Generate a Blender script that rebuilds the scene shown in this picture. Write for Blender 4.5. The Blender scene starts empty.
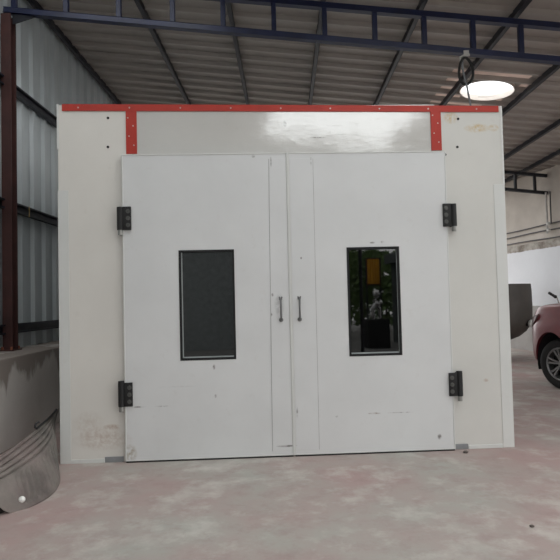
import bpy, bmesh, math, random
from mathutils import Vector, Matrix
random.seed(7)
S = bpy.context.scene
COL = S.collection
PI = math.pi

# ---------------------------------------------------------------- helpers
def lin(c):
    f = lambda v: v / 12.92 if v <= .04045 else ((v + .055) / 1.055) ** 2.4
    return tuple(f(v / 255) for v in c) + (1.0,)

class MB:
    """collects shapes into one mesh"""
    def __init__(self): self.bm = bmesh.new()
    def face(self, pts):
        return self.bm.faces.new([self.bm.verts.new(p) for p in pts])
    def box(self, a, b, bev=0, M=None):
        r = bmesh.ops.create_cube(self.bm, size=1)
        vs = r['verts']
        c = [(a[i] + b[i]) / 2 for i in range(3)]; d = [b[i] - a[i] for i in range(3)]
        for v in vs: v.co = Vector((v.co.x * d[0] + c[0], v.co.y * d[1] + c[1], v.co.z * d[2] + c[2]))
        if M is not None:
            for v in vs: v.co = M @ v.co
        if bev:
            es = list({e for v in vs for e in v.link_edges})
            bmesh.ops.bevel(self.bm, geom=es, offset=bev, segments=2, affect='EDGES', profile=.5)
        return self
    def bar(self, p, q, w, h=None, up=(0, 0, 1), bev=0):
        """rectangular bar from p to q, w wide, h tall"""
        h = h or w
        p, q = Vector(p), Vector(q); d = q - p; L = d.length; z = d.normalized()
        u = Vector(up)
        if abs(z.dot(u)) > .99: u = Vector((1, 0, 0))
        x = u.cross(z).normalized(); y = z.cross(x)
        M = Matrix((x, y, z)).transposed().to_4x4(); M.translation = p
        return self.box((-w / 2, -h / 2, 0), (w / 2, h / 2, L), bev, M)
    def cyl(self, p, q, r, r2=None, n=20):
        p, q = Vector(p), Vector(q); d = q - p
        M = d.to_track_quat('Z', 'Y').to_matrix().to_4x4(); M.translation = (p + q) / 2
        bmesh.ops.create_cone(self.bm, cap_ends=True, segments=n, radius1=r, radius2=r if r2 is None else r2, depth=d.length, matrix=M)
        return self
    def ball(self, c, r, n=16):
        bmesh.ops.create_uvsphere(self.bm, u_segments=n, v_segments=max(6, n // 2), radius=r, matrix=Matrix.Translation(c))
        return self
    def tube(self, pts, r, n=10, closed=False):
        P = [Vector(p) for p in pts]; m = len(P); rings = []
        nx = None
        for i in range(m):
            a = P[(i - 1) % m] if (closed or i) else P[i]
            b = P[(i + 1) % m] if (closed or i < m - 1) else P[i]
            t = (b - a).normalized()
            if nx is None:
                nx = t.orthogonal().normalized()
            nx = (nx - t * nx.dot(t)).normalized(); ny = t.cross(nx)
            rings.append([self.bm.verts.new(P[i] + (nx * math.cos(2 * PI * k / n) + ny * math.sin(2 * PI * k / n)) * r) for k in range(n)])
        for i in range(m if closed else m - 1):
            A, B = rings[i], rings[(i + 1) % m]
            for k in range(n): self.bm.faces.new((A[k], A[(k + 1) % n], B[(k + 1) % n], B[k]))
        if not closed:
            self.bm.faces.new(rings[0][::-1]); self.bm.faces.new(rings[-1])
        return self
    def lathe(self, prof, M=None, n=48):
        """prof: (r, z) list spun about z"""
        M = M or Matrix.Identity(4); rings = []
        for r, z in prof:
            if r < 1e-6: rings.append([self.bm.verts.new(M @ Vector((0, 0, z)))])
            else: rings.append([self.bm.verts.new(M @ Vector((r * math.cos(2 * PI * k / n), r * math.sin(2 * PI * k / n), z))) for k in range(n)])
        for A, B in zip(rings, rings[1:]):
            for k in range(n):
                k2 = (k + 1) % n
                if len(A) == 1 and len(B) == 1: continue
                if len(A) == 1: self.bm.faces.new((A[0], B[k2], B[k]))
                elif len(B) == 1: self.bm.faces.new((A[k], A[k2], B[0]))
                else: self.bm.faces.new((A[k], A[k2], B[k2], B[k]))
        return self
    def prism(self, poly, axis, a, b):
        """poly of 2D points extruded along axis ('x','y','z') from a to b"""
        def P(q, t):
            return {'x': (t, q[0], q[1]), 'y': (q[0], t, q[1]), 'z': (q[0], q[1], t)}[axis]
        A = [self.bm.verts.new(P(q, a)) for q in poly]; B = [self.bm.verts.new(P(q, b)) for q in poly]
        n = len(poly)
        self.bm.faces.new(A[::-1]); self.bm.faces.new(B)
        for i in range(n): self.bm.faces.new((A[i], A[(i + 1) % n], B[(i + 1) % n], B[i]))
        return self
    def plate(self, u0, u1, z0, z1, y0, y1, hole):
        """upright plate in the xz plane with a rectangular hole"""
        h0, h1, k0, k1 = hole
        O = [(u0, z0), (u1, z0), (u1, z1), (u0, z1)]; H = [(h0, k0), (h1, k0), (h1, k1), (h0, k1)]
        v = lambda q, y: self.bm.verts.new((q[0], y, q[1]))
        of, hf, ob, hb = [v(q, y0) for q in O], [v(q, y0) for q in H], [v(q, y1) for q in O], [v(q, y1) for q in H]
        for i in range(4):
            j = (i + 1) % 4
            self.bm.faces.new((of[i], of[j], hf[j], hf[i])); self.bm.faces.new((ob[j], ob[i], hb[i], hb[j]))
            self.bm.faces.new((of[j], of[i], ob[i], ob[j])); self.bm.faces.new((hf[i], hf[j], hb[j], hb[i]))
        return self
    def build(self, name, mat, parent=None, smooth=None, bevel=0):
        bmesh.ops.recalc_face_normals(self.bm, faces=self.bm.faces[:])
        me = bpy.data.meshes.new(name); self.bm.to_mesh(me); self.bm.free()
        o = bpy.data.objects.new(name, me); COL.objects.link(o)
        for m in (mat if isinstance(mat, (list, tuple)) else [mat]): me.materials.append(m)
        if parent: o.parent = parent
        if bevel:
            b = o.modifiers.new('bevel', 'BEVEL'); b.width = bevel; b.segments = 2; b.limit_method = 'ANGLE'
        if smooth is not None:
            for p in me.polygons: p.use_smooth = True
            me.set_sharp_from_angle(angle=math.radians(smooth))
        return o

def tag(o, label=None, cat=None, group=None, kind=None):
    if label: o['label'] = label
    if cat: o['category'] = cat
    if group: o['group'] = group
    if kind: o['kind'] = kind
    return o
def empty(name, loc, rz, label, cat, group=None):
    o = bpy.data.objects.new(name, None); COL.objects.link(o)
    o.location = loc; o.rotation_euler = (0, 0, rz); o.empty_display_size = .2
    return tag(o, label, cat, group)
def struct(o): return tag(o, kind='structure')
def cut(o, cutters):
    """boolean-cut o by the cutters for good; cutters are removed"""
    for c in cutters:
        m = o.modifiers.new('cut', 'BOOLEAN'); m.operation = 'DIFFERENCE'; m.object = c; m.solver = 'EXACT'
    dg = bpy.context.evaluated_depsgraph_get()
    me = bpy.data.meshes.new_from_object(o.evaluated_get(dg)); old = o.data
    o.modifiers.clear(); o.data = me
    for c in cutters: bpy.data.objects.remove(c, do_unlink=True)
    return o
def copy_tree(o, parent=None):
    c = o.copy(); COL.objects.link(c)
    if parent: c.parent = parent
    for ch in [x for x in bpy.data.objects if x.parent == o]: copy_tree(ch, c)
    return c

# ---------------------------------------------------------------- materials
class Mat:
    def __init__(self, name):
        self.m = bpy.data.materials.new(name); self.m.use_nodes = True
        self.nt = self.m.node_tree; self.b = self.nt.nodes['Principled BSDF']
        self.tc = self.nt.nodes.new('ShaderNodeTexCoord')
    def n(self, t, **kw):
        nd = self.nt.nodes.new(t)
        for k, v in kw.items(): setattr(nd, k, v)
        return nd
    def l(self, a, b): self.nt.links.new(a, b)
    def noise(self, scale, detail=5, stretch=(1, 1, 1), rough=.55, off=(0, 0, 0)):
        mp = self.n('ShaderNodeMapping'); mp.inputs['Scale'].default_value = stretch; mp.inputs['Location'].default_value = off
        self.l(self.tc.outputs['Object'], mp.inputs['Vector'])
        nz = self.n('ShaderNodeTexNoise'); nz.inputs['Scale'].default_value = scale
        nz.inputs['Detail'].default_value = detail; nz.inputs['Roughness'].default_value = rough
        self.l(mp.outputs[0], nz.inputs['Vector']); return nz.outputs['Fac']
    def math(self, op, a, b=None, clamp=False):
        nd = self.n('ShaderNodeMath', operation=op); nd.use_clamp = clamp
        for i, v in enumerate((a, b)):
            if v is None: continue
            if isinstance(v, (int, float)): nd.inputs[i].default_value = v
            else: self.l(v, nd.inputs[i])
        return nd.outputs[0]
    def ramp(self, f, lo, hi):
        nd = self.n('ShaderNodeMapRange'); nd.clamp = True
        self.l(f, nd.inputs['Value']); nd.inputs['From Min'].default_value = lo; nd.inputs['From Max'].default_value = hi
        return nd.outputs['Result']
    def mix(self, f, a, b):
        nd = self.n('ShaderNodeMix', data_type='RGBA')
        if isinstance(f, (int, float)): nd.inputs[0].default_value = f
        else: self.l(f, nd.inputs[0])
        for s, v in ((6, a), (7, b)):
            if isinstance(v, tuple): nd.inputs[s].default_value = v
            else: self.l(v, nd.inputs[s])
        return nd.outputs[2]
    def bump(self, h, strength=.2, dist=.01):
        nd = self.n('ShaderNodeBump'); nd.inputs['Strength'].default_value = strength; nd.inputs['Distance'].default_value = dist
        self.l(h, nd.inputs['Height']); self.l(nd.outputs[0], self.b.inputs['Normal'])
    def out(self, col, rough=.6, metal=0, spec=.5):
        if isinstance(col, tuple): self.b.inputs['Base Color'].default_value = col
        else: self.l(col, self.b.inputs['Base Color'])
        if isinstance(rough, (int, float)): self.b.inputs['Roughness'].default_value = rough
        else: self.l(rough, self.b.inputs['Roughness'])
        self.b.inputs['Metallic'].default_value = metal
        self.b.inputs['Specular IOR Level'].default_value = spec
        return self.m

def simple(name, c, rough=.5, metal=0, var=.15, scale=6, spec=.5, bump=0):
    M = Mat(name); a = lin(c)
    d = tuple(v * (1 - var) for v in a[:3]) + (1,); e = tuple(min(1, v * (1 + var)) for v in a[:3]) + (1,)
    f = M.noise(scale)
    if bump: M.bump(M.noise(scale * 6), bump)
    return M.out(M.mix(M.ramp(f, .3, .7), d, e), rough, metal, spec)

def booth_paint(name, base, rough, marks=True):
    """white sheet steel with a little dirt, rust smears and scuffs at their own places (object coords = booth coords)"""
    M = Mat(name)
    b = lin(base); col = M.mix(M.ramp(M.noise(1.6, 6), .35, .7), b, tuple(v * .93 for v in b[:3]) + (1,))
    col = M.mix(M.math('MULTIPLY', M.ramp(M.noise(9, 8, rough=.7), .6, .8), .16), col, lin((150, 135, 118)))
    sx = M.n('ShaderNodeSeparateXYZ'); M.l(M.tc.outputs['Object'], sx.inputs[0])
    nz = M.noise(22, 6, rough=.7)
    def spot(u, z, a, c, colr, k, sharp=False):
        nonlocal col
        du = M.math('DIVIDE', M.math('SUBTRACT', sx.outputs[0], u), a); dz = M.math('DIVIDE', M.math('SUBTRACT', sx.outputs[2], z), c)
        r = M.math('ADD', M.math('MULTIPLY', du, du), M.math('MULTIPLY', dz, dz))
        f = M.ramp(r, 1.0, .1 if not sharp else .6)
        f = M.math('MULTIPLY', f, M.ramp(nz, .38, .62)); f = M.math('MULTIPLY', f, k)
        col = M.mix(f, col, lin(colr))
    if marks:
        rust, dark, yel = (150, 112, 84), (96, 92, 88), (186, 158, 104)
        for q in [(.26, .36, .16, .14, rust, .22), (.48, .33, .10, .03, rust, .6), (.40, .22, .3, .12, (165, 140, 125), .5),
                  (3.86, 3.28, .08, .07, yel, .9), (4.12, 3.17, .14, .05, yel, .95), (4.29, 3.17, .06, .04, yel, .9),
                  (.75, .52, .07, .009, dark, .9), (.97, .52, .08, .008, dark, .8), (1.46, .875, .014, .03, dark, 1), (1.47, .6, .012, .02, dark, .9),
                  (.66, .09, .07, .09, (150, 138, 118), .9), (2.99, .385, .07, .010, (120, 100, 85), 1), (3.24, .385, .14, .006, dark, .8), (3.62, .14, .025, .03, dark, .9),
                  (2.035, 1.55, .012, .02, dark, 1), (2.02, 1.36, .012, .02, dark, 1), (2.10, 1.45, .05, .12, (150, 150, 148), .7), (2.245, .42, .01, .06, dark, 1),
                  (2.14, .105, .11, .012, dark, .9), (2.62, .37, .02, .015, dark, .9), (4.12, .66, .03, .02, rust, .6), (2.32, 1.9, .01, .015, dark, 1),
                  (2.20, 3.23, .022, .035, dark, 1), (2.52, 3.09, .09, .008, dark, .9), (2.72, 3.12, .1, .006, dark, .6), (2.05, 2.84, .008, .06, dark, 1), (2.21, 2.95, .03, .03, (225, 225, 222), .9), (2.44, 2.84, .008, .05, dark, .9), (1.88, 2.9, .02, .02, dark, .8), (1.1, .7, .2, .01, dark, .25), (3.02, 2.035, .03, .012, dark, .9), (3.12, 2.04, .02, .016, dark, .8)]:
            spot(*q)
    if rough < .2:
        h = M.math('ADD', M.math('MULTIPLY', M.noise(1.7, 3), .8), M.math('ADD', M.math('MULTIPLY', M.noise(16, 6, (.5, 1, 1.6), .7), .10), M.math('MULTIPLY', M.ramp(M.noise(9, 4, (.7, 1, 3.0), .8, (4, 1, 7)), .60, .66), .05)))
        M.bump(h, .22, .03)
    else: M.bump(M.noise(2.2, 3), .12, .02)
    r = M.ramp(M.noise(5, 6), 0, 1); r = M.math('ADD', M.math('MULTIPLY', r, .02 if rough < .2 else .14), rough)
    if rough < .2: M.b.inputs['IOR'].default_value = 1.95
    return M.out(col, r, 0, 1.0 if rough < .2 else .5)

def concrete(name, a, b, c, s1=.55, bump=.15, rough=.85):
    M = Mat(name)
    f = M.noise(s1, 7, rough=.6)
    col = M.mix(M.ramp(f, .38, .62), lin(a), lin(b))
    col = M.mix(M.math('MULTIPLY', M.ramp(M.noise(s1 * 4.3, 8, rough=.65, off=(3, 8, 1)), .50, .72), .8), col, lin(c))
    col = M.mix(M.math('MULTIPLY', M.ramp(M.noise(s1 * 9, 8, rough=.7, off=(1, 4, 2)), .50, .74), .55), col, lin(tuple(int(v * .88) for v in b)))
    g = M.noise(38, 6, rough=.75)
    col = M.mix(M.math('MULTIPLY', M.ramp(g, .58, .75), .25), col, lin(tuple(int(v * .8) for v in a)))
    M.bump(M.noise(14, 8, rough=.7), bump, .02)
    return M.out(col, rough, 0, .25)

floor_mat = concrete('floor_concrete', (166, 164, 157), (168, 146, 142), (196, 193, 186), .6)
yard_mat = concrete('yard_concrete', (132, 132, 130), (138, 136, 133), (148, 147, 144), .5)
white_booth = booth_paint('booth_white', (207, 208, 208), .42)
header_paint = booth_paint('booth_header_gloss', (207, 206, 202), .055)
warm_booth = booth_paint('booth_warm_white', (211, 208, 202), .45)
right_booth = booth_paint('booth_right_white', (201, 200, 195), .45)
trim_white = booth_paint('booth_trim_white', (204, 205, 202), .45, marks=False)
inner_white = simple('booth_inner', (190, 190, 188), .7)
red_paint = simple('red_paint', (164, 42, 28), .55, var=.1)
rivet_mat = simple('rivet_steel', (190, 175, 168), .35, .6)
black_iron = simple('black_iron', (17, 17, 18), .65, var=.2)
bolt_steel = simple('bolt_steel', (84, 84, 82), .45, .5)
pin_steel = simple('pin_steel', (140, 140, 136), .4, .4)
handle_steel = simple('handle_steel', (112, 112, 112), .38, .6)
gasket = simple('rubber_gasket', (14, 15, 16), .8)
bead_mat = simple('glazing_bead_grey', (150, 156, 156), .45)
gap_grey = simple('grey_filler', (128, 130, 132), .7)
blue_steel = simple('navy_steel', (22, 29, 60), .45, var=.25, scale=3)
dark_steel = simple('dark_steel', (26, 27, 36), .5, var=.25, scale=3)
oxide = simple('red_oxide_steel', (62, 33, 30), .6, var=.3, scale=4)
rust_bolt = simple('rusty_bolt', (140, 84, 62), .7, var=.3, scale=30)
plastic_white = simple('white_plastic', (226, 226, 222), .4)
grey_rod = simple('grey_rod', (120, 122, 124), .45, .3)
conduit_mat = simple('conduit_grey', (88, 86, 86), .55)
black_rubber = simple('black_rubber', (28, 28, 28), .75, scale=20)
chrome = simple('chrome', (205, 205, 205), .18, 1, var=.05)
alloy = simple('alloy_silver', (150, 150, 150), .32, .8, var=.08)
tank_mat = simple('tank_brown', (66, 60, 55), .6, var=.22, scale=3, bump=.05)
dark_liner = simple('dark_liner', (22, 22, 23), .8)
stone = simple('pebble_stone', (88, 80, 76), .85, var=.3, scale=60)
flash_mat = simple('bright_flashing', (222, 212, 204), .5, .1, var=.12, scale=3)
lamp_lens = simple('headlamp_lens', (120, 100, 100), .2, .1, var=.1)
yellow_mat = simple('yellow_sheet', (206, 150, 40), .6, var=.15)
shed_mat = simple('dark_sheet', (84, 90, 90), .7, var=.2)
bark = simple('bark', (72, 60, 50), .9, var=.3, scale=12)

def cladding(name, c, metal=.0, rough=.5):
    M = Mat(name); a = lin(c)
    col = M.mix(M.ramp(M.noise(.9, 5), .3, .7), a, tuple(v * .84 for v in a[:3]) + (1,))
    col = M.mix(M.math('MULTIPLY', M.ramp(M.noise(5, 7, (1, 1, .15)), .55, .75), .2), col, lin((110, 102, 94)))
    return M.out(col, rough, metal, .5)
roof_sheet = cladding('roof_sheet', (170, 162, 155))
wall_sheet = cladding('wall_sheet', (186, 192, 194), .1, .42)

def plaster_wall():
    """right wall: raw plaster above, mottled beam, white paint, grey lower band"""
    M = Mat('right_wall_paint')
    sx = M.n('ShaderNodeSeparateXYZ'); M.l(M.tc.outputs['Object'], sx.inputs[0]); z = sx.outputs[2]
    zz = M.math('ADD', z, M.math('MULTIPLY', M.math('SUBTRACT', M.noise(3, 5), .5), .05))
    up = M.mix(M.ramp(M.noise(.9, 7), .35, .68), lin((216, 208, 198)), lin((190, 181, 172)))
    beam = M.mix(M.ramp(M.noise(3, 8, rough=.7), .38, .6), lin((190, 184, 176)), lin((128, 118, 108)))
    white = M.mix(M.ramp(M.noise(.8, 5), .4, .7), lin((236, 238, 242)), lin((228, 229, 233)))
    low = M.mix(M.ramp(M.noise(1.5, 6), .35, .7), lin((170, 167, 164)), lin((150, 146, 142)))
    c = M.mix(M.ramp(zz, 2.815, 2.83), beam, up)
    c = M.mix(M.ramp(zz, 2.635, 2.645), white, c)
    c = M.mix(M.ramp(zz, 1.17, 1.19), low, c)
    M.bump(M.noise(12, 7), .15, .02)
    return M.out(c, .8, 0, .3)
right_wall_mat = plaster_wall()

def dado_paint():
    """grey plaster with dark damp runs hanging from the top"""
    M = Mat('stained_plaster')
    sx = M.n('ShaderNodeSeparateXYZ'); M.l(M.tc.outputs['Object'], sx.inputs[0])
    col = M.mix(M.ramp(M.noise(1.3, 6), .35, .7), lin((205, 200, 195)), lin((186, 180, 174)))
    h = M.math('ADD', sx.outputs[2], M.math('MULTIPLY', M.math('SUBTRACT', M.noise(2.6, 5, (1, 1, .3)), .5), 1.5))
    col = M.mix(M.math('MULTIPLY', M.ramp(h, .74, .84), .9), col, lin((140, 130, 123)))
    M.bump(M.noise(10, 8), .2, .02)
    return M.out(col, .85, 0, .25)
dado_mat = dado_paint()

def sheet_glass(name, tint, gloss_rough=.02, dark=None):
    """thin clear sheet: tinted see-through with a fresnel gloss"""
    m = bpy.data.materials.new(name); m.use_nodes = True; nt = m.node_tree; nt.nodes.clear()
    o = nt.nodes.new('ShaderNodeOutputMaterial'); t = nt.nodes.new('ShaderNodeBsdfTransparent'); t.inputs[0].default_value = tint
    g = nt.nodes.new('ShaderNodeBsdfGlossy'); g.inputs['Roughness'].default_value = gloss_rough
    f = nt.nodes.new('ShaderNodeFresnel'); f.inputs[0].default_value = 1.52
    k = nt.nodes.new('ShaderNodeMath'); k.operation = 'MULTIPLY'; k.inputs[1].default_value = 1.9; nt.links.new(f.outputs[0], k.inputs[0])
    mx = nt.nodes.new('ShaderNodeMixShader'); nt.links.new(k.outputs[0], mx.inputs[0]); nt.links.new(t.outputs[0], mx.inputs[1]); nt.links.new(g.outputs[0], mx.inputs[2])
    nt.links.new(mx.outputs[0], o.inputs[0]); return m
door_glass = sheet_glass('door_glass', (.16, .17, .175, 1))
def roof_light():
    m = bpy.data.materials.new('translucent_sheet'); m.use_nodes = True; nt = m.node_tree; nt.nodes.clear()
    o = nt.nodes.new('ShaderNodeOutputMaterial'); t = nt.nodes.new('ShaderNodeBsdfTransparent'); t.inputs[0].default_value = (.88, .90, .90, 1)
    d = nt.nodes.new('ShaderNodeBsdfTranslucent'); d.inputs[0].default_value = (.85, .87, .88, 1)
    tc = nt.nodes.new('ShaderNodeTexCoord'); nz = nt.nodes.new('ShaderNodeTexNoise'); nz.inputs['Scale'].default_value = 1.5
    nt.links.new(tc.outputs['Object'], nz.inputs['Vector'])
    k = nt.nodes.new('ShaderNodeMath'); k.operation = 'MULTIPLY'; k.inputs[1].default_value = .22; nt.links.new(nz.outputs['Fac'], k.inputs[0])
    mx = nt.nodes.new('ShaderNodeMixShader'); nt.links.new(k.outputs[0], mx.inputs[0]); nt.links.new(t.outputs[0], mx.inputs[1]); nt.links.new(d.outputs[0], mx.inputs[2])
    nt.links.new(mx.outputs[0], o.inputs[0]); return m
skylight_mat = roof_light()

def dull_sheet():
    m = bpy.data.materials.new('dull_translucent_strip'); m.use_nodes = True; nt = m.node_tree; nt.nodes.clear()
    o = nt.nodes.new('ShaderNodeOutputMaterial'); d = nt.nodes.new('ShaderNodeBsdfDiffuse'); t = nt.nodes.new('ShaderNodeBsdfTranslucent')
    d.inputs[0].default_value = lin((210, 196, 188)); t.inputs[0].default_value = lin((236, 222, 214))
    tc = nt.nodes.new('ShaderNodeTexCoord'); nz = nt.nodes.new('ShaderNodeTexNoise'); nz.inputs['Scale'].default_value = 4
    nt.links.new(tc.outputs['Object'], nz.inputs['Vector'])
    k = nt.nodes.new('ShaderNodeMath'); k.operation = 'MULTIPLY'; k.inputs[1].default_value = .55; nt.links.new(nz.outputs['Fac'], k.inputs[0])
    mx = nt.nodes.new('ShaderNodeMixShader'); nt.links.new(k.outputs[0], mx.inputs[0]); nt.links.new(d.outputs[0], mx.inputs[1]); nt.links.new(t.outputs[0], mx.inputs[2])
    nt.links.new(mx.outputs[0], o.inputs[0]); return m
strip_mat = dull_sheet()
def car_red():
    M = Mat('car_red'); col = M.mix(M.ramp(M.noise(4, 5), .3, .7), lin((112, 30, 38)), lin((98, 34, 40)))
    m = M.out(col, .32, .15, .5); M.b.inputs['Coat Weight'].default_value = .25; M.b.inputs['Coat Roughness'].default_value = .12
    return m
car_paint = car_red()
def dusty():
    M = Mat('dusty_grey_plastic'); col = M.mix(M.ramp(M.noise(2.5, 7, rough=.65), .35, .65), lin((84, 81, 77)), lin((124, 119, 113)))
    col = M.mix(M.math('MULTIPLY', M.ramp(M.noise(1.2, 4, off=(5, 2, 0)), .52, .7), .35), col, lin((146, 122, 122)))
    M.bump(M.noise(30, 6), .2, .01); return M.out(col, .75, 0, .3)
shell_mat = dusty()
def leaf():
    M = Mat('leaf_green'); return M.out(M.mix(M.ramp(M.noise(3, 3), .3, .7), lin((84, 112, 66)), lin((128, 150, 96))), .6)
leaf_mat = leaf()

# ---------------------------------------------------------------- the hall
Y0, Y1 = -3.2, 18.4                       # front edge and back wall of the hall
roofz = lambda x: 5.32 - .115 * x         # line of the purlins
XL = -3.52                                # cladding of the left wall
wallx = lambda y: 6.6 - .175 * (y - 13.92)  # the right wall runs askew
XR = wallx(Y0)

struct(MB().box((XL - .3, Y0, -.15), (XR + .2, Y1 + .2, 0)).build('floor', floor_mat))
struct(MB().box((-30, -30, -.2), (34, 40, -.155)).build('ground', yard_mat))

def ribbed(y0, y1, pitch=.35, h=.038, base=.10, top=.045):
    """open trapezoid profile along y: list of (y, out)"""
    pts = []; y = y0
    while y < y1:
        c = y + pitch / 2
        pts += [(y, 0), (c - base / 2, 0), (c - top / 2, h), (c + top / 2, h), (c + base / 2, 0)]
        y += pitch
    pts.append((y, 0)); return pts
# roof: trapezoid sheets, ribs run down the slope; the ribs stand downwards here
prof = ribbed(-3.2775, Y1 + .2, .345, .055, .095, .05)
mb = MB(); xa, xb = XL - .25, XR + .6
def roofring(x):
    return [mb.bm.verts.new((x, y, roofz(x) + .085 - o)) for y, o in prof], [mb.bm.verts.new((x, y, roofz(x) + .092 - o + .006)) for y, o in prof]
(a0, a1), (b0, b1) = roofring(xa), roofring(xb)
for i in range(len(prof) - 1):
    mb.bm.faces.new((a0[i], b0[i], b0[i + 1], a0[i + 1])); mb.bm.faces.new((a1[i], a1[i + 1], b1[i + 1], b1[i]))
    mb.bm.faces.new((a0[i], a0[i + 1], a1[i + 1], a1[i])); mb.bm.faces.new((b0[i], b1[i], b1[i + 1], b0[i + 1]))
mb.bm.faces.new((a0[0], a1[0], b1[0], b0[0])); mb.bm.faces.new((a0[-1], b0[-1], b1[-1], a1[-1]))
roof = mb.build('ceiling', roof_sheet)
VC = Vector((3.50, 9.40, roofz(3.50) + .08)); VR = .43
SK = (.46, 3.25, -1.95, 5.2)               # roof light over the booth forecourt, lengthened to light the floor
SKS = [SK, (5.3, 7.4, -1.6, 5.6), (.2, 5.0, 14.1, 18.2), (-3.2, -.9, 1.7, 6.3), (-.4, 3.7, 11.5, 13.7)]  # first is mirrored in the header; the others are added, unseen, for light
c1 = MB().cyl((VC.x, VC.y, VC.z - 1), (VC.x, VC.y, VC.z + 1), VR, n=48).build('c1', roof_sheet)
FL = [(8.70, 8.92, -.74, .50), (9.02, 9.26, -.74, -.46), (9.02, 9.26, .46, .60), (9.37, 9.61, -.74, -.47), (9.72, 9.95, -.74, -.30), (9.72, 9.95, .34, .44), (10.07, 10.30, -.74, .2)]
cc = [MB().box((VC.x + k[2], k[0], 3), (VC.x + k[3], k[1], 7)).build('c3', roof_sheet) for k in FL]
cc += [MB().box((k[0], k[2], 3), (k[1], k[3], 7)).build('c2', roof_sheet) for k in SKS]
struct(cut(roof, [c1] + cc))
for i, k in enumerate(SKS):
    mb = MB(); sp = ribbed(k[2] - .05, k[3], .35)
    for (ya, oa), (yb, ob) in zip(sp, sp[1:]):
        mb.face([(k[0] - .08, ya, roofz(k[0] - .08) + .10 - oa), (k[1] + .08, ya, roofz(k[1] + .08) + .10 - oa),
                 (k[1] + .08, yb, roofz(k[1] + .08) + .10 - ob), (k[0] - .08, yb, roofz(k[0] - .08) + .10 - ob)])
    struct(mb.build(f'window_{i + 1}', skylight_mat))  # all but the first are unseen roof lights added to brighten the hall

# left wall: brick plinth under upright ribbed sheet
struct(MB().box((-3.60, Y0, 0), (-2.93, Y1, .96), .012).build('wall_left_base', dado_mat))
mb = MB(); wp = ribbed(Y0, Y1, .36, .045, .13, .07)
ztop = lambda: roofz(XL) + .08
OL = (13.0, 18.0, 1.3, 4.2)               # unseen opening added behind the booth to light the right wall
for (ya, oa), (yb, ob) in zip(wp, wp[1:]):
    bands = [(.95, ztop())] if not (OL[0] < (ya + yb) / 2 < OL[1]) else [(.95, OL[2]), (OL[3], ztop())]
    for dx, fl in ((0, 1), (-.01, -1)):
        for z0, z1 in bands:
            q = [(XL + oa + dx, ya, z0), (XL + ob + dx, yb, z0), (XL + ob + dx, yb, z1), (XL + oa + dx, ya, z1)]
            mb.face(q[::fl])
struct(mb.build('wall_left', wall_sheet))
# right wall (askew), back wall, front wall with the wide opening at the right
YS = 11.6                                  # unseen right side is left open in front of this for light
pr = [(wallx(YS), YS), (wallx(YS) + .2, YS), (wallx(Y1) + .2, Y1), (wallx(Y1), Y1)]
mb = MB()
A = [mb.bm.verts.new((x, y, 0)) for x, y in pr]; B = [mb.bm.verts.new((x, y, roofz(x) + .05)) for x, y in pr]
mb.bm.faces.new(A[::-1]); mb.bm.faces.new(B)
for i in range(4): mb.bm.faces.new((A[i], A[(i + 1) % 4], B[(i + 1) % 4], B[i]))
struct(mb.build('wall_right', right_wall_mat))
struct(MB().prism([(XL - .1, 0), (.6, 0), (.6, 3.9), (5.7, 3.9), (5.7, 0), (wallx(Y1) + .1, 0), (wallx(Y1) + .1, roofz(wallx(Y1)) + .05), (XL - .1, roofz(XL) + .05)], 'y', Y1, Y1 + .15).build('wall_back', right_wall_mat))  # doorway in the hidden back wall is added to light the far right
OPX, OPZ = -3.1, 4.1
mb = MB().prism([(XL - .1, 0), (OPX, 0), (OPX, roofz(OPX) + .03), (XL - .1, roofz(XL) + .03)], 'y', Y0 - .1, Y0)
mb.prism([(OPX, OPZ), (XR + .2, OPZ), (XR + .2, max(OPZ + .01, roofz(XR) + .03)), (OPX, roofz(OPX) + .03)], 'y', Y0 - .1, Y0)
struct(mb.build('wall_front', shed_mat))

# purlins, each a steel tube along the hall
px = [-3.40, -1.87, -.65, .565, 1.78, 2.95, 4.09, 5.24, 6.12]
names = ['along the left eave', 'second from the left wall', 'third from the left wall', 'over the middle of the white booth', 'fifth from the left wall, right of booth centre',
         'passing the round roof vent on its left', 'passing the round roof vent on its right', 'eighth from the left wall, right of the booth', 'ninth from the left wall, near the hall corner']
for x, nm in zip(px, names):
    ye = Y1 if x < wallx(Y1) else 13.92 + (6.6 - x) / .175 - .1
    ys = 1.3 if SK[0] < x < SK[1] else Y0 + .05   # trimmed clear of the front half of the roof light
    o = MB().bar((x, ys, roofz(x)), (x, ye, roofz(x)), .06, .075, bev=.006).build('roof_purlin', dark_steel)
    tag(o, 'dark steel roof purlin ' + nm, 'purlin', 'purlins under the roof sheets')
# girts on the left wall
for z, nm in ((1.22, 'lowest, just above the plaster base'), (2.76, 'at mid height, above the booth windows'), (4.29, 'highest, level with the booth top corner')):
    r = empty('wall_girt', (XL + .085, 0, z), 0, 'dark steel girt on the left sheet wall, ' + nm, 'girt', 'girts along the left wall')
    prf = [(-.035, -.06), (.035, -.06), (.035, -.04), (-.015, -.04), (-.015, .04), (.035, .04), (.035, .06), (-.035, .06)]
    MB().prism(prf, 'y', Y0 + .05, Y1 - .05).build('channel', dark_steel, r)
    if z == 2.76: MB().tube([(.037, 7.42, .07), (.042, 7.42, 0), (.037, 7.42, -.075)], .006, 8).build('wire_tie', simple('brass_wire', (150, 128, 84), .5), r)

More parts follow.
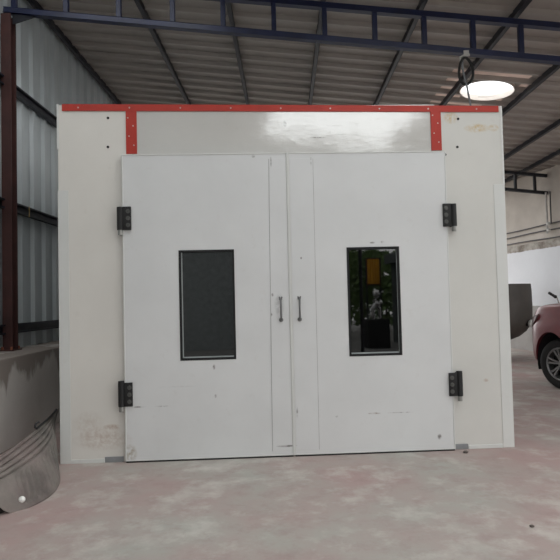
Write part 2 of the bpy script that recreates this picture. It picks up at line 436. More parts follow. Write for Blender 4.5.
# trusses
def truss(y, x1, posts, label, mat, gusset):
    r = empty('roof_truss', (XL + .22, y, 0), 0, label, 'truss', 'trusses across the hall')
    ox = XL + .22
    up = lambda x: 5.205 - .118 * x; lo = lambda x: 4.785 - .120 * x
    x0 = -3.42
    MB().bar((x0 - ox, 0, up(x0)), (x1 - ox, 0, up(x1)), .07, .075, up=(0, 1, 0), bev=.006).build('top_chord', mat, r)
    MB().bar((x0 - ox, 0, lo(x0)), (x1 - ox, 0, lo(x1)), .07, .08, up=(0, 1, 0), bev=.006).build('bottom_chord', mat, r)
    for p in posts: MB().bar((p - ox, 0, lo(p) + .03), (p - ox, 0, up(p) - .03), .068, .06, bev=.005).build('post', mat, r)
    if gusset: MB().prism([(-3.32 - ox, 5.02), (-3.32 - ox, 5.16), (-3.02 - ox, 5.11), (-3.22 - ox, 5.05)], 'y', -.01, .01).build('gusset', dark_steel, r)
    return r
truss(6.85, wallx(6.85) - .05, [-3.3, -2.65, -1.99, -1.32, -.69, -.06, .57, 1.19, 1.80, 2.40, 2.99, 3.6, 4.2, 4.8, 5.4, 6.0, 6.6, 7.2],
      'navy blue steel ladder truss crossing over the white booth', blue_steel, True)
truss(13.92, wallx(13.92) - .02, [-3.3, -2.3, -1.65, -1.0, -.35, .3, .95, 1.6, 2.25, 2.9, 3.55, 4.2, 4.85, 5.30, 5.80, 6.28],
      'dark steel ladder truss at the far right, above the wall conduits', dark_steel, False)
# red oxide column at the left
r = empty('steel_column', (-3.378, 6.85, .96), 0, 'red-brown steel column standing on the plaster base of left wall', 'column')
hs = [(.86 * x, y) for x, y in [(-.072, -.07), (.072, -.07), (.072, -.056), (.005, -.056), (.005, .056), (.072, .056), (.072, .07), (-.072, .07), (-.072, .056), (-.005, .056), (-.005, -.056), (-.072, -.056)]]
MB().prism(hs, 'z', .015, 4.17).build('shaft', oxide, r)
MB().box((-.088, -.11, 0), (.088, .11, .015)).build('base_plate', oxide, r)
for q in ((-.055, -.09), (.055, -.09), (-.055, .09), (.055, .09)):
    MB().cyl((q[0], q[1], .015), (q[0], q[1], .05), .016, n=6).build('anchor_bolt', rust_bolt, r)

# ---------------------------------------------------------------- round roof vent
r = empty('roof_vent', VC, math.atan(0), 'round bright translucent roof vent with pale flashing sheets around it', 'roof vent')
tilt = Matrix.Rotation(math.atan(.115), 4, 'Y')
d = [(VR + .03, .0)] + [((VR + .03) * math.cos(a), .30 * math.sin(a)) for a in [i * PI / 2 / 8 for i in range(1, 8)]] + [(0, .30)]
MB().lathe(d, tilt).build('dome', skylight_mat, r, smooth=60)
MB().lathe([(VR, -.05), (VR + .012, -.05), (VR + .012, .05), (VR, .05), (VR, -.05)], tilt).build('collar', flash_mat, r, smooth=30)
# flashing strips sit in the pans between the ribs, cut around the opening
k = 0
for (ya, yb, xa_, xb_) in FL:
    z = lambda x: -.115 * x + .02
    ya, yb, xa_, xb_ = ya - .012, yb + .012, xa_ - .012, xb_ + .012
    f = MB(); Pp = [(xa_, ya - VC.y), (xb_, ya - VC.y), (xb_, yb - VC.y), (xa_, yb - VC.y)]
    lo_ = [f.bm.verts.new((x, y, z(x) - .003)) for x, y in Pp]; hi_ = [f.bm.verts.new((x, y, z(x) + .001)) for x, y in Pp]
    f.bm.faces.new(lo_[::-1]); f.bm.faces.new(hi_)
    for i in range(4): f.bm.faces.new((lo_[i], lo_[(i + 1) % 4], hi_[(i + 1) % 4], hi_[i]))
    f.build('flashing_sheet', strip_mat, r)

# rod hanging from the truss
hx = 2.285; hz = 4.785 - .12 * hx
r = empty('hanging_rod', (hx, 6.85, hz), 0, 'thin grey rod hanging from a white clamp on the blue truss', 'hanging rod')
MB().box((-.02, -.052, -.075), (.045, -.037, .0), .004).tube([(-.06, -.05, -.13), (-.065, -.05, -.09), (-.02, -.05, -.065), (.05, -.05, -.06)], .016).build('clamp', simple('clamp_grey', (170, 168, 164), .5), r)
lp = [(.0 + .085 * math.cos(a) , -.05 + .02 * math.sin(a * 2), -.26 + .165 * math.sin(a)) for a in [i * 2 * PI / 28 for i in range(28)]]
MB().tube(lp, .017, 8, closed=True).build('cable_loop', black_rubber, r)
MB().tube([(-.03, -.06, -.08), (-.05, -.065, -.2), (-.03, -.065, -.33), (.0, -.06, -.45), (.05, -.05, -.75), (.085, -.04, -1.6)], .0125, 8).build('rod', grey_rod, r)

# ---------------------------------------------------------------- the spray booth
BX = empty('spray_booth', (-2.1571, 5.3295, 0), math.radians(3.276), 'large white sheet-metal spray booth with double doors and red top trim', 'spray booth')
W, D = 4.376, 6.0
topz = lambda u: 3.436 - .0112 * u
T = .06
# front panels (front face at y = 0)
MB().box((0, 0, .0), (.705, T, topz(.35))).build('side_panel', warm_booth, BX, bevel=.003)
MB().box((3.70, 0, .0), (W, T, topz(4))).build('side_panel', right_booth, BX, bevel=.003)
MB().box((.707, 0, 2.90), (3.698, T, topz(2.2))).build('header_panel', header_paint, BX, bevel=.003)
MB().box((0, T, 0), (.05, D, 3.42)).build('side_wall', white_booth, BX)
MB().box((W - .05, T, 0), (W, D, 3.38)).build('side_wall', white_booth, BX)
MB().box((.05, D - .05, 0), (W - .05, D, 3.38)).build('back_wall', white_booth, BX)
MB().box((.05, T, 3.32), (W - .05, D - .05, 3.38)).build('roof_panel', inner_white, BX)
# corner covers, sills and fillers
MB().box((-.004, -.005, .0), (.096, 0, 2.60), .0015).build('corner_trim', trim_white, BX)
MB().box((4.268, -.005, .0), (W + .004, 0, 2.60), .0015).build('corner_trim', trim_white, BX)
MB().box((-.006, -.006, 3.0), (.012, .05, 3.44)).build('edge_strip', trim_white, BX)
MB().box((W - .014, -.006, 2.6), (W + .006, .05, 3.39)).build('edge_strip', trim_white, BX)
MB().box((.098, -.012, 0), (.41, 0, .036), .002).build('sill', trim_white, BX)
MB().box((3.92, -.012, 0), (4.262, 0, .036), .002).build('sill', trim_white, BX)
tag(MB().box((.412, -.010, 0), (.588, 0, .052), .002).build('filler_block', gap_grey, BX), 'grey filler block beside the door foot')
tag(MB().box((3.782, -.010, 0), (3.915, 0, .05), .002).build('filler_block', gap_grey, BX), 'grey filler block beside the door foot')
# red trim
mb = MB(); q = [(.045, topz(.045) - .062), (W - .03, topz(W) - .058), (W - .03, topz(W) + .004), (.045, topz(.045) + .004)]
mb.prism(q, 'y', -.010, -.001); tr = mb.build('top_trim', red_paint, BX); tr['label'] = 'red strip along the top edge'
for i in range(9):
    u = .2 + i * .49; MB().cyl((u, -.013, topz(u) - .03), (u, -.009, topz(u) - .03), .008, n=8).build('rivet', rivet_mat, tr)
for u in (.652, 3.652):
    st = MB().box((u, -.009, 2.948), (u + .104, -.001, topz(u) - .058)).build('vertical_strap', red_paint, BX); st['label'] = 'red vertical strap above a door hinge side'
    for j, (du, zz) in enumerate(((.02, 3.30), (.07, 3.22), (.03, 3.12), (.075, 3.03))):
        MB().cyl((u + du, -.012, zz), (u + du, -.008, zz), .007, n=8).build('rivet', rivet_mat, st)
for u, z in ((.481, 3.302), (.477, 3.018), (3.933, 3.264), (3.915, 2.981)):
    MB().cyl((u, -.004, z), (u, .001, z), .013, n=12).build('screw', black_iron, BX)
MB().cyl((3.79, -.004, 2.905), (3.79, .001, 2.905), .013, n=12).build('screw', black_iron, BX)

def door(u0, u1, win, stile, hu, hinge_side, bead):
    z0, z1 = .016, 2.928
    d = MB().plate(u0, u1, z0, z1, -.052, -.004, win).build('door', white_booth, BX, bevel=.004)
    a, b, c, e = win
    g = .017
    MB().plate(a - .004, b + .004, c - .004, e + .004, -.056, -.02, (a + g, b - g, c + g, e - g)).build('window_frame', gasket, d)
    MB().box((a + .002, -.026, c + .002), (b - .002, -.022, e - .002)).build('window_glass', door_glass, d)
    mb = MB().box((a + g, -.034, c + g), (b - g, -.026, c + g + .012))
    if bead == 'l': mb.box((a + g, -.034, c + g), (a + g + .010, -.026, e - g))
    else: mb.box((b - g - .005, -.034, c + g), (b - g, -.026, e - g))
    mb.build('glazing_bead', bead_mat, d)
    # lock stile: slim raised cover beside the meeting edge
    (s0, s1), (t0, t1) = stile
    mb = MB(); P = [(s0, .06), (s1, .06), (t1, 2.87), (t0, 2.87)]
    mb.prism(P, 'y', -.056, -.051).build('lock_stile', white_booth, d, bevel=.001)
    q0, q1, w_ = (s0, t0, -.005) if hinge_side == 'l' else (s1, t1, .005)
    MB().prism([(q0, .06), (q0 + w_, .06), (q1 + w_, 2.87), (q1, 2.87)], 'y', -.0535, -.051).build('sealant_line', simple('sealant_grey', (158, 158, 157), .6), d)
    # slim frame lips round the leaf
    mb = MB(); w = .010
    mb.box((u0 - .001, -.056, z0), (u0 + w, -.051, z1)).box((u1 - w, -.056, z0), (u1 + .001, -.051, z1)).box((u0, -.056, z1 - w), (u1, -.051, z1 + .001)).box((u0, -.056, z0), (u1, -.051, z0 + w))
    mb.build('edge_lip', trim_white, d, bevel=.0015)
    MB().box((u0 + .004, -.05, .002), (u1 - .004, -.010, .016)).build('door_seal', black_rubber, d)
    # pull handle
    mb = MB(); z_a, z_b = 1.30, 1.522
    mb.tube([(hu, -.054, z_a + .012), (hu, -.085, z_a + .014), (hu, -.096, z_a + .03), (hu, -.096, z_b - .03), (hu, -.085, z_b - .014), (hu, -.054, z_b - .012)], .0095, 10)
    mb.cyl((hu, -.051, z_a + .008), (hu, -.060, z_a + .008), .021, n=20).box((hu - .016, -.060, z_b - .022), (hu + .016, -.051, z_b + .0), .003)
    mb.cyl((hu - .011, -.051, z_b + .002), (hu - .011, -.060, z_b + .002), .008, n=10).cyl((hu + .011, -.051, z_b + .002), (hu + .011, -.060, z_b + .002), .008, n=10)
    tag(mb.build('handle', handle_steel, d, smooth=40), 'grey steel pull handle')
    return d
door(.617, 2.203, (1.148, 1.670, .948, 1.993), ((2.003, 2.192), (2.030, 2.192)), 2.112, 'l', 'l')
door(2.216, 3.772, (2.768, 3.277, .942, 1.990), ((2.228, 2.446), (2.228, 2.456)), 2.291, 'r', 'r')
MB().box((2.1965, -.062, .016), (2.2145, -.052, 2.935), .003).build('meeting_strip', trim_white, BX)

def hinge(u, z, side, cap):
    """u, z: middle of the block; side +1: door leaf lies towards +u"""
    mb = MB()
    def bx(a, b, c, e, y0, y1, bv=.004):
        a, b = sorted((u + side * a, u + side * b)); mb.box((a, y0, z + c), (b, y1, z + e), bv)
    bx(-.010, .070, -.112, .112, -.078, -.052)          # leaf on the door
    bx(-.064, -.012, -.112, .112, -.074, -.001, .006)   # leaf on the panel
    mb.cyl((u - side * .034, -.066, z - .112), (u - side * .034, -.066, z + .108 + cap), .028, n=24)
    h = mb.build('hinge', black_iron, BX, smooth=35); h['label'] = 'black steel hinge with three bolts'
    for dz in (-.066, 0, .066):
        b = MB().cyl((u + side * .044, -.077, z + dz), (u + side * .044, -.088, z + dz), .0145, n=6)
        b.cyl((u + side * .044, -.077, z + dz), (u + side * .044, -.081, z + dz), .021, n=20); b.build('bolt', bolt_steel, h)
    MB().cyl((u - side * .034, -.066, z - .108), (u - side * .034, -.066, z - .160), .022, n=18).build('pin', pin_steel, h, smooth=40)
hinge(.632, 2.312, 1, 0); hinge(.622, .642, 1, .02)
hinge(3.795, 2.292, -1, 0); hinge(3.797, .640, -1, .02)

# ---------------------------------------------------------------- right wall fittings
wd = Vector((-.175, 1, 0)).normalized(); wn = Vector((-wd.y, wd.x, 0))   # wn points into the hall
def onwall(y, z, off): return Vector((wallx(y), y, z)) + wn * off
for z, nm in ((3.215, 'top'), (3.065, 'middle'), (2.875, 'lowest')):
    mb = MB(); pts = [onwall(y, z + .012 * math.sin(y * 1.7 + z * 9), .03) for y in [11.7 + i * .5 for i in range(13)]]
    mb.tube(pts, .017, 8)
    tag(mb.build('electrical_conduit', conduit_mat, smooth=40), f'thin grey electrical conduit on the right wall, {nm} of three', 'conduit', 'conduits on the right wall')
r = empty('conduit_drop', onwall(13.86, 2.95, 0), 0, 'upright pipe with white clips joining the conduits on right wall', 'pipe')
L = lambda y, z, o: onwall(y, z, o) - Vector(r.location)
MB().tube([L(13.86, 4.0, .10), L(13.86, 3.5, .10), L(13.86, 2.98, .10)], .026, 8).build('pipe', simple('pipe_pale', (196, 192, 188), .5), r, smooth=40)
for z in (3.215, 3.06): MB().ball(L(13.80, z, .105), .046).build('clip', plastic_white, r, smooth=60)
MB().tube([L(13.72, 4.0, .09), L(13.72, 3.2, .09)], .018, 8).build('cable', conduit_mat, r)

# round-bottomed tank
r = empty('steel_tank', (4.81, 13.5, 0), 0, 'dark brown round-bottomed steel tank standing by the right wall', 'tank')
R = 1.0; pf = [(R - .03, 1.70), (R - .03, 1.735), (R, 1.735), (R + .012, 1.60), (R + .02, 1.2), (R + .01, .95), (R - .03, .80), (R - .12, .65), (R - .28, .52), (R - .46, .44), (.4, .40), (0, .38)]
MB().lathe([(0, 1.70)] + pf).build('body', tank_mat, r, smooth=35)
MB().lathe([(.40, 0), (.42, 0), (.42, .41), (.40, .41), (.40, 0)]).build('base_ring', tank_mat, r, smooth=35)
vx = Vector((math.cos(-.82), math.sin(-.82), 0)); p0 = vx * (R - .08) + Vector((0, 0, .80))
v = MB().cyl(p0, p0 + vx * .13, .035).cyl(p0 + vx * .10, p0 + vx * .26, .022).build('valve', black_iron, r)
MB().ball(p0 + vx * .17 + Vector((0, 0, .03)), .095).build('valve_cap', plastic_white, v, smooth=60)

# ---------------------------------------------------------------- the car
az = math.radians(7)                        # nose turned a little to the left of straight away
CAR = empty('car', (4.25, 8.86, 0), PI / 2 + az, 'dark red car parked at right with its front wheel in view', 'car')
# local: x forward, y to its left; origin = contact point of the front left wheel
HW = .93; OY = -.80                          # half width; y of the centre line
st = [  # x, half width, bottom z, belt z, top z, half width of top
    (.93, .42, .50, .92, 1.10, .34), (.86, .62, .42, .94, 1.13, .50), (.74, .78, .36, .97, 1.20, .64), (.58, .87, .33, 1.0, 1.265, .74), (.38, .915, .32, 1.03, 1.325, .80),
    (0, HW, .32, 1.05, 1.34, .81), (-.4, HW, .33, 1.06, 1.35, .82), (-.75, HW, .34, 1.07, 1.34, .82), (-1.5, HW, .34, 1.08, 1.33, .84), (-2.75, HW, .34, 1.09, 1.33, .84), (-3.3, .92, .36, 1.09, 1.32, .82), (-3.72, .86, .42, 1.06, 1.28, .76), (-3.84, .76, .5, 1.0, 1.2, .66)]
mb = MB(); rings = []
for x, hw, zb, zm, zt, ht in st:
    half = [(hw * .55, zb), (hw * .93, zb + .01), (hw * .985, zb + .10), (hw, (zb + zm) / 2), (hw * .99, zm), (hw * .965, zm + .03), (hw * .955, zt - .13), (ht + .06, zt - .035), (ht, zt), (ht * .55, zt + .02)]
    ring = [(y, z) for y, z in half] + [(-y, z) for y, z in half[::-1]]
    rings.append([mb.bm.verts.new((x, OY + y, z)) for y, z in ring])
for A_, B_ in zip(rings, rings[1:]):
    n = len(A_)
    for i in range(n): mb.bm.faces.new((A_[i], A_[(i + 1) % n], B_[(i + 1) % n], B_[i]))
mb.bm.faces.new(rings[0]); mb.bm.faces.new(rings[-1][::-1])
body = mb.build('body', car_paint, CAR, smooth=32)
ss = body.modifiers.new('ss', 'SUBSURF'); ss.levels = ss.render_levels = 2
cutters = []
for x in (0, -2.75):
    c = MB().cyl((x, -2.2, .42), (x, .6, .42), .475, n=40).build('cc', dark_liner); c.parent = CAR; cutters.append(c)
bpy.context.view_layer.update()
cut(body, cutters)
body.data.materials.clear(); body.data.materials.append(car_paint)
for p in body.data.polygons: p.use_smooth = True
body.data.set_sharp_from_angle(angle=math.radians(32))
for x in (0, -2.75):                          # arch liners
    for y0_, y1_ in ((.06, -.32), (-1.28, -1.66)):
        mb = MB(); n = 24; ra = [mb.bm.verts.new((x + .47 * math.cos(a), y0_, .42 + .47 * math.sin(a))) for a in [-.35 + i * (PI + .7) / n for i in range(n + 1)]]
        rb = [mb.bm.verts.new((x + .47 * math.cos(a), y1_, .42 + .47 * math.sin(a))) for a in [-.35 + i * (PI + .7) / n for i in range(n + 1)]]
        for i in range(n): mb.bm.faces.new((ra[i], ra[i + 1], rb[i + 1], rb[i]))
        inner = rb if y0_ > -1 else ra
        mb.bm.faces.new(inner)
        mb.build('wheel_arch_liner', dark_liner, CAR)
# cabin: glasshouse and roof
cs = [(-.72, .80, 1.32), (-1.35, .70, 1.76), (-1.7, .68, 1.80), (-3.1, .66, 1.79), (-3.45, .66, 1.72), (-3.75, .76, 1.25)]
mb = MB()
top = [(x, w, z) for x, w, z in cs]
Lp = [mb.bm.verts.new((x, OY + w, z)) for x, w, z in top]; Rp = [mb.bm.verts.new((x, OY - w, z)) for x, w, z in top]
Lb = [mb.bm.verts.new((x, OY + .83, 1.30)) for x, w, z in top]; Rb = [mb.bm.verts.new((x, OY - .83, 1.30)) for x, w, z in top]
for i in range(len(top) - 1):
    mb.bm.faces.new((Lp[i], Lp[i + 1], Rp[i + 1], Rp[i])); mb.bm.faces.new((Lp[i], Lb[i], Lb[i + 1], Lp[i + 1])); mb.bm.faces.new((Rp[i], Rp[i + 1], Rb[i + 1], Rb[i]))
mb.bm.faces.new((Lp[0], Rp[0], Rb[0], Lb[0])); mb.bm.faces.new((Lp[-1], Lb[-1], Rb[-1], Rp[-1]))
cab = mb.build('cabin', car_paint, CAR)
dark_glass = simple('tinted_car_glass', (20, 22, 24), .08, 0, var=.05)
for s in (1, -1):
    for xa_, xb_ in ((-1.35, -2.1), (-2.18, -2.95), (-3.03, -3.42)):
        y0_, y1_ = OY + s * .815, OY + s * .705
        f0 = -1.15 if xa_ == -1.35 else xa_
        mb = MB(); mb.face([(f0, y0_ + s * .012, 1.36), (xb_, y0_ + s * .012, 1.36), (xb_, y1_ + s * .012, 1.70), (xa_, y1_ + s * .012, 1.70)])
        mb.build('side_window', dark_glass, CAR)
tag(MB().prism([(-1.00, 1.17), (-1.06, 1.30), (-1.00, 1.36), (-.90, 1.34), (-.88, 1.22)], 'y', .16, .36).build('wing_mirror', car_paint, CAR, bevel=.03), 'red wing mirror')
# headlamp wraps the front corner; grille and bumper line
def onbody(x):   # outer half width along the nose
    for (xa_, wa, *_), (xb_, wb, *_) in zip(st, st[1:]):
        if xb_ <= x <= xa_: return wb + (wa - wb) * (x - xb_) / (xa_ - xb_)
xs = [.84, .74, .64, .54, .44, .36]
top_ = [1.07, 1.09, 1.11, 1.13, 1.15, 1.165]; bot_ = [.93, .94, .96, 1.0, 1.06, 1.13]
for s in (1, -1):
    mb = MB(); P1 = [mb.bm.verts.new((x, OY + s * (onbody(x) * .965 + .006), z)) for x, z in zip(xs, top_)]
    P0 = [mb.bm.verts.new((x, OY + s * (onbody(x) * .985 + .010), z)) for x, z in zip(xs, bot_)]
    Q1 = [mb.bm.verts.new((x, OY + s * (onbody(x) * .88), z)) for x, z in zip(xs, top_)]
    Q0 = [mb.bm.verts.new((x, OY + s * (onbody(x) * .88), z)) for x, z in zip(xs, bot_)]
    for i in range(len(xs) - 1):
        mb.bm.faces.new((P1[i], P1[i + 1], P0[i + 1], P0[i])); mb.bm.faces.new((P1[i], Q1[i], Q1[i + 1], P1[i + 1])); mb.bm.faces.new((P0[i], P0[i + 1], Q0[i + 1], Q0[i])); mb.bm.faces.new((Q1[i], Q0[i], Q0[i + 1], Q1[i + 1]))
    mb.bm.faces.new((P1[0], P0[0], Q0[0], Q1[0])); mb.bm.faces.new((P1[-1], Q1[-1], Q0[-1], P0[-1]))
    mb.build('headlight', lamp_lens, CAR, smooth=40)
MB().box((.90, OY - .40, .66), (.945, OY + .40, .98), .012).build('grille', black_iron, CAR)
def wheel(x, y, steer):
    w = bpy.data.objects.new('wheel', None); COL.objects.link(w); w.parent = CAR; w.location = (x, y, .39); w.rotation_euler = (0, 0, steer)
    M = Matrix.Rotation(-PI / 2, 4, 'X')       # lathe z -> +y (outer side)
    ty = [(.255, -.12), (.30, -.13), (.355, -.125), (.383, -.10), (.39, -.06), (.388, -.03), (.39, 0), (.388, .03), (.39, .06), (.383, .10), (.355, .125), (.30, .13), (.262, .118), (.255, .10), (.255, -.12)]
    MB().lathe(ty, M, 56).build('tyre', black_rubber, w, smooth=40)
    rim = [(.256, -.11), (.262, .112), (.25, .118), (.232, .105), (.225, .06), (.222, -.09)]
    MB().lathe(rim, M, 48).build('rim', alloy, w, smooth=40)
    MB().lathe([(0, .0), (.22, .0), (.22, -.02), (0, -.02)], M, 32).build('brake_disc', dark_liner, w)
    mb = MB()
    for k in range(6):
        for da in (-.17, .17):
            a = k * PI / 3 + .2; a2 = a + da
            mb.bar((math.cos(a) * .04, .075, math.sin(a) * .04), (math.cos(a2) * .236, .10, math.sin(a2) * .236), .028, .03, up=(0, 1, 0), bev=.005)
    mb.lathe([(0, .105), (.035, .105), (.055, .09), (.06, .05), (0, .05)], M, 24)
    mb.build('spokes', alloy, w)
    return w
wheel(0, -.12, math.radians(17)); wheel(-2.75, -.13, 0)
for x, s in ((0, math.radians(17)), (-2.75, 0)):
    w = wheel(x, 2 * OY + .13, PI + s)

# ---------------------------------------------------------------- bicycle behind the bonnet
r = empty('bicycle', (5.64, 11.25, 0), 0, 'bicycle with black-gripped high handlebar standing behind the red car bonnet', 'bicycle')
fr = simple('bicycle_frame_grey', (90, 92, 96), .35, .3)
for y in (.55, -.5):
    w = MB().lathe([(.30, -.018), (.335, -.02), (.345, 0), (.335, .02), (.30, .018), (.30, -.018)], Matrix.Translation((0, y, .345)) @ Matrix.Rotation(PI / 2, 4, 'Y'), 40)
    w = w.build('wheel', black_rubber, r, smooth=40)
    mb = MB()
    for k in range(14): mb.cyl((0, y, .345), (0, y + .305 * math.cos(k * PI / 7), .345 + .305 * math.sin(k * PI / 7)), .003, n=5)
    mb.cyl((-.05, y, .345), (.05, y, .345), .02).build('spokes', chrome, w)
mb = MB(); H, SE, BB, RA = (0, .30, .88), (0, -.15, .85), (0, .0, .30), (0, -.5, .345)
for a, b in ((H, SE), (H, BB), (SE, BB), (BB, RA), (SE, RA)): mb.cyl(a, b, .017, n=10)
mb.build('frame', fr, r, smooth=40)
MB().tube([(0, .28, 1.0), (0, .30, .84), (-.06, .36, .68), (-.06, .55, .345)], .014).tube([(0, .30, .84), (.06, .36, .68), (.06, .55, .345)], .014).build('fork', fr, r, smooth=40)
MB().box((-.07, -.30, .96), (.07, -.04, 1.0), .018).cyl((0, -.15, .82), (0, -.16, .97), .014).build('saddle', black_rubber, r)
hb = MB().tube([(-.17, .20, 1.445), (-.10, .23, 1.41), (-.05, .26, 1.30), (0, .28, 1.0), (.05, .26, 1.30), (.10, .23, 1.41), (.17, .20, 1.445)], .015).build('handlebar', chrome, r, smooth=60)
for s in (-1, 1): MB().tube([(s * .15, .21, 1.432), (s * .30, .14, 1.51)], .027).ball((s * .15, .20, 1.43), .034).build('grip', black_rubber, hb, smooth=40)

# ---------------------------------------------------------------- dusty grooved shell on the floor at left
def lerp_path(P, t):
    x = t * (len(P) - 1); i = min(int(x), len(P) - 2); f = x - i
    p0_ = Vector(P[max(i - 1, 0)]); p1_ = Vector(P[i]); p2_ = Vector(P[i + 1]); p3_ = Vector(P[min(i + 2, len(P) - 1)])
    return .5 * ((2 * p1_) + (p2_ - p0_) * f + (2 * p0_ - 5 * p1_ + 4 * p2_ - p3_) * f * f + (3 * p1_ - p0_ - 3 * p2_ + p3_) * f ** 3)
bot = [(-2.55, 3.45, .0), (-2.34, 3.72, .17), (-2.15, 3.98, .14), (-2.04, 4.10, .003), (-1.93, 4.24, .0), (-1.89, 4.47, .0), (-1.945, 4.76, .0), (-2.06, 5.02, .06), (-2.24, 5.35, .18), (-2.42, 5.70, .28)]
top = [(-2.56, 3.40, .36), (-2.42, 3.65, .36), (-2.32, 3.95, .34), (-2.25, 4.20, .325), (-2.25, 4.45, .335), (-2.265, 4.7, .352), (-2.28, 5.0, .368), (-2.31, 5.3, .380), (-2.36, 5.62, .395), (-2.43, 5.95, .41)]
NT, NS = 320, 70
mb = MB(); gv = []
for i in range(NT + 1):
    t = i / NT; b_, t_ = lerp_path(bot, t), lerp_path(top, t); row = []
    out = Vector((.75, -.1, .62)).normalized(); hgt = (t_ - b_).length
    for j in range(NS + 1):
        s = j / NS
        p = b_.lerp(t_, s) + out * (.085 * hgt * math.sin(PI * min(1, s * 1.02)) ** .8 if s > 0 else 0)
        dd = 0
        if .60 < s < .985: dd -= .022 * (.5 - .5 * math.cos((s - .60) / .385 * 4 * 2 * PI)) ** 2
        if .40 < t < .82 and .05 < s < .58:
            fade = min(1, (s - .05) / .08, (.58 - s) / .12, (t - .40) / .03, (.82 - t) / .02)
            dd -= .022 * fade * (.5 - .5 * math.cos((t - .40 - .06 * s) / .42 * 13 * 2 * PI))
        dd += .012 * math.sin(t * 23 + s * 5) * math.sin(s * PI) * .5
        row.append(mb.bm.verts.new(p + out * dd))
    gv.append(row)
for i in range(NT):
    for j in range(NS): mb.bm.faces.new((gv[i][j], gv[i + 1][j], gv[i + 1][j + 1], gv[i][j + 1]))
cap_at = gv[int(.40 * NT)][int(.17 * NS)].co.copy()
strip_pts = [gv[i][NS].co + Vector((0, 0, .012)) for i in range(int(.72 * NT), int(.97 * NT), 4)]
hollow = [(gv[i][0].co.copy(), gv[i][4].co.copy()) for i in range(int(.02 * NT), int(.36 * NT), 3)]
sh = mb.build('bumper_shell', shell_mat, None, smooth=80)
so = sh.modifiers.new('thick', 'SOLIDIFY'); so.thickness = .006; so.offset = -1
tag(sh, 'dusty grey grooved bumper-like shell lying between left wall and booth', 'bumper')
mb = MB(); inn = Vector((-.035, .02, 0))
up_ = [mb.bm.verts.new(b + inn + Vector((0, 0, .0))) for a, b in hollow]; dn_ = [mb.bm.verts.new(Vector((a.x, a.y, .004)) + inn) for a, b in hollow]
for i in range(len(hollow) - 1): mb.bm.faces.new((up_[i], dn_[i], dn_[i + 1], up_[i + 1]))
fl_ = mb.build('opening_shade', black_rubber, sh, smooth=60); m_ = fl_.modifiers.new('thick', 'SOLIDIFY'); m_.thickness = .008  # black sheet painting the shade inside the raised opening, not a real part
tag(fl_, 'black sheet painting the shade of the flap under the raised lower edge')
tag(MB().ball(cap_at + Vector((.004, -.006, .004)), .024).build('round_cap', plastic_white, sh, smooth=60), 'small white round cap')
mb = MB(); a0_ = strip_pts[0]
curl = [a0_ + Vector((.02, -.02, .055)), a0_ + Vector((.01, -.06, .05)), a0_ + Vector((.01, -.07, .02)), a0_ + Vector((.005, -.03, .0))]
mb.tube(curl + strip_pts, .010, 8).build('trim_strip', black_rubber, sh, smooth=60)

# ---------------------------------------------------------------- small things on the floor
def pebble(loc, s, label):
    mb = MB(); bmesh.ops.create_icosphere(mb.bm, subdivisions=2, radius=s)
    for v in mb.bm.verts: v.co = Vector((v.co.x * 1.2, v.co.y * .8, v.co.z * .6)) * (1 + random.uniform(-.18, .18))
    zmin = min(v.co.z for v in mb.bm.verts)
    o = mb.build('pebble', stone, None, smooth=50); o.location = (loc[0], loc[1], -zmin)
    tag(o, label, 'pebble')
pebble((1.68, 5.40), .022, 'small dark pebble at the booth foot, right of the doors')
pebble((1.55, 3.67), .013, 'tiny dark pebble on open floor at lower right')
mb = MB().tube([(-1.60, 3.10, .006), (-1.585, 3.20, .006), (-1.572, 3.245, .010), (-1.565, 3.275, .022)], .006, 8)
tag(mb.build('cable', black_rubber), 'black cable end on the floor in the bottom left corner', 'cable')

# ---------------------------------------------------------------- outside the open front (mirrored in the door glass)
def tree(x, y, h, w, seed, label):
    rnd = random.Random(seed); r = empty('tree', (x, y, -.155), 0, label, 'tree')
    mb = MB().tube([(0, 0, 0), (.05, .03, h * .3), (-.05, .02, h * .6), (.02, 0, h * .85)], .10, 8)
    for k in range(6):
        a = rnd.uniform(0, 2 * PI); z = h * rnd.uniform(.35, .6)
        mb.tube([(0, 0, z), (math.cos(a) * w * .3, math.sin(a) * w * .3, z + h * .12), (math.cos(a) * w * .6, math.sin(a) * w * .6, z + h * .2)], .035, 6)
    mb.build('trunk', bark, r)
    mb = MB()
    for k in range(2600):
        while True:
            q = Vector((rnd.uniform(-1, 1), rnd.uniform(-1, 1), rnd.uniform(-1, 1)))
            if .25 < q.length < 1: break
        c = Vector((q.x * w, q.y * w, h * .62 + q.z * h * .42)); s = rnd.uniform(.08, .16)
        ax = Vector((rnd.gauss(0, 1), rnd.gauss(0, 1), rnd.gauss(0, 1))).normalized(); bx_ = ax.orthogonal().normalized()
        mb.face([c - ax * s, c + bx_ * s * .45, c + ax * s, c - bx_ * s * .45])
    tag(mb.build('foliage', leaf_mat, r), kind='stuff')
tree(4.3, -12.2, 4.6, 1.7, 1, 'leafy green tree before the hedge, mirrored upper left in right door window')
r = empty('hedge', (5.0, -16.2, -.155), 0, 'dense green hedge across the yard mirrored behind the posts in the right door window', 'hedge')
rnd = random.Random(5); mb = MB()
for k in range(5200):
    c = Vector((rnd.uniform(-4.5, 5), rnd.uniform(-.7, .7), rnd.uniform(.05, 1) ** .8 * 3.9)); q = rnd.uniform(.1, .2)
    ax = Vector((rnd.gauss(0, 1), rnd.gauss(0, .5), rnd.gauss(0, 1))).normalized(); bx_ = ax.orthogonal().normalized()
    mb.face([c - ax * q, c + bx_ * q * .6, c + ax * q, c - bx_ * q * .6])
tag(mb.build('foliage', leaf_mat, r), kind='stuff')
mb = MB()
for k in range(9): mb.tube([(-4.2 + k * 1.1, 0, 0), (-4.1 + k * 1.1, .05, 1.2), (-4.25 + k * 1.1, 0, 3.2)], .05, 7)
mb.build('stems', bark, r)
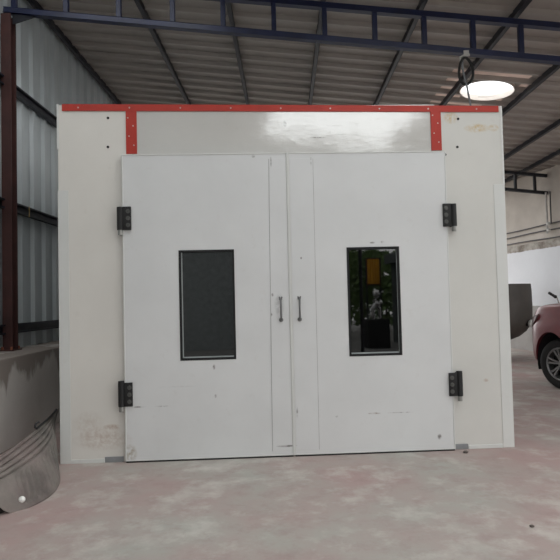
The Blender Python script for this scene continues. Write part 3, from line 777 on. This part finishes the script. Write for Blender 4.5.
for x, nm in ((2.93, 'left'), (3.30, 'right')):
    tag(MB().cyl((x, -4.6, -.155), (x, -4.6, 4.2), .05).build('gate_post', dark_steel, None, smooth=40), f'dark upright post mirrored in the right door window, {nm} one', 'post')
r = empty('yellow_shutter', (4.92, -9.0, -.155), 0, 'yellow ribbed sheet panel mirrored at top of the right door window', 'panel')
mb = MB(); yp = ribbed(-.25, .19, .09, .03, .07, .03)
for (ya, oa), (yb, ob) in zip(yp, yp[1:]): mb.face([(ya, oa, 2.15), (yb, ob, 2.15), (yb, ob, 3.05), (ya, oa, 3.05)])
mb.build('sheet', yellow_mat, r)
mb = MB().box((-.31, -.06, 0), (-.25, 0, 3.1)).box((.2, -.06, 0), (.26, 0, 3.1)).box((-.25, -.06, 3.05), (.2, -.01, 3.1)).box((-.25, -.06, 2.09), (.2, -.01, 2.15)); mb.build('frame', dark_steel, r)
r = empty('machine', (4.45, -7.2, -.155), 0, 'dark machine with bent silver cover mirrored in the right door window', 'machine')
MB().box((-.36, -.3, 0), (.36, .3, .95), .02).build('cabinet', black_iron, r)
MB().tube([(-.1, 0, .95), (-.16, .02, 1.25), (.0, .05, 1.45), (.18, .05, 1.5)], .09, 10).tube([(.12, 0, .95), (.1, .02, 1.3), (-.08, .05, 1.62)], .07, 10).ball((.02, .04, 1.78), .14).build('cover', chrome, r, smooth=60)
r = empty('shed', (-2.6, -9.5, -.155), 0, 'grey shed across the yard mirrored in the left door window', 'shed')
MB().box((-3.4, -2, 0), (4.4, 1.0, 3.7)).build('wall', simple('grey_sheet', (150, 156, 156), .7, var=.2), r)
MB().prism([(-3.6, 3.7), (4.6, 3.7), (4.6, 3.8), (-3.6, 4.05)], 'y', -2.2, 1.2).build('roof', shed_mat, r)
r = empty('shed', (7.6, -7.6, -.155), 0, 'dark shed across the yard mirrored at the right of right door window', 'shed')
MB().box((-1.85, -2, 0), (2.4, 1.2, 2.9)).build('wall', shed_mat, r)
MB().prism([(-2.05, 2.9), (2.6, 2.9), (2.6, 3.0), (-2.05, 3.25)], 'y', -2.2, 1.4).build('roof', shed_mat, r)

# ---------------------------------------------------------------- light: overcast sky through the open front, the roof lights and the added openings
w = bpy.data.worlds.new('overcast'); S.world = w; w.use_nodes = True
bg = w.node_tree.nodes['Background']; bg.inputs[0].default_value = (1, 1, 1, 1); bg.inputs[1].default_value = 1.0
def portal(loc, rot, sx_, sy_):
    l = bpy.data.lights.new('portal', 'AREA'); l.shape = 'RECTANGLE'; l.size = sx_; l.size_y = sy_; l.cycles.is_portal = True
    o = bpy.data.objects.new('sky_portal', l); COL.objects.link(o); o.location = loc; o.rotation_euler = rot
for k in SKS:
    mx = (k[0] + k[1]) / 2
    portal((mx, (k[2] + k[3]) / 2, roofz(mx) + .16), (0, math.atan(.115), 0), k[1] - k[0], k[3] - k[2])
portal(((OPX + XR) / 2, Y0 - .05, OPZ / 2), (PI / 2, 0, 0), XR - OPX, OPZ)
portal(((.6 + 5.7) / 2, Y1 + .2, 1.95), (-PI / 2, 0, 0), 5.1, 3.9)
portal((XR - 1.2, 4.2, 2.1), (0, PI / 2, math.atan(.175)), 4.2, 14.6)
portal((XL - .08, 15.5, 2.75), (0, -PI / 2, 0), 2.9, 5)
portal((VC.x, VC.y, VC.z + .34), (0, 0, 0), 1, 1)

# ---------------------------------------------------------------- camera
cam = bpy.data.cameras.new('camera'); cam.sensor_width = 36; cam.lens = 36; cam.clip_end = 200
co = bpy.data.objects.new('camera', cam); COL.objects.link(co)
pitch, yaw, roll = math.radians(2.03), math.radians(.5), -.024
co.matrix_world = Matrix.Translation((0, 0, 1.5)) @ (Matrix.Rotation(yaw, 4, 'Z') @ Matrix.Rotation(PI / 2 + pitch, 4, 'X') @ Matrix.Rotation(roll, 4, 'Z'))
S.camera = co
vs = S.view_settings
vs.view_transform = 'Standard'; vs.look = 'None'; vs.gamma = 1; vs.use_curve_mapping = False
vs.exposure = 1.45
S.cycles.use_denoising = True
S.cycles.diffuse_bounces = 6; S.cycles.max_bounces = 12; S.cycles.transparent_max_bounces = 12
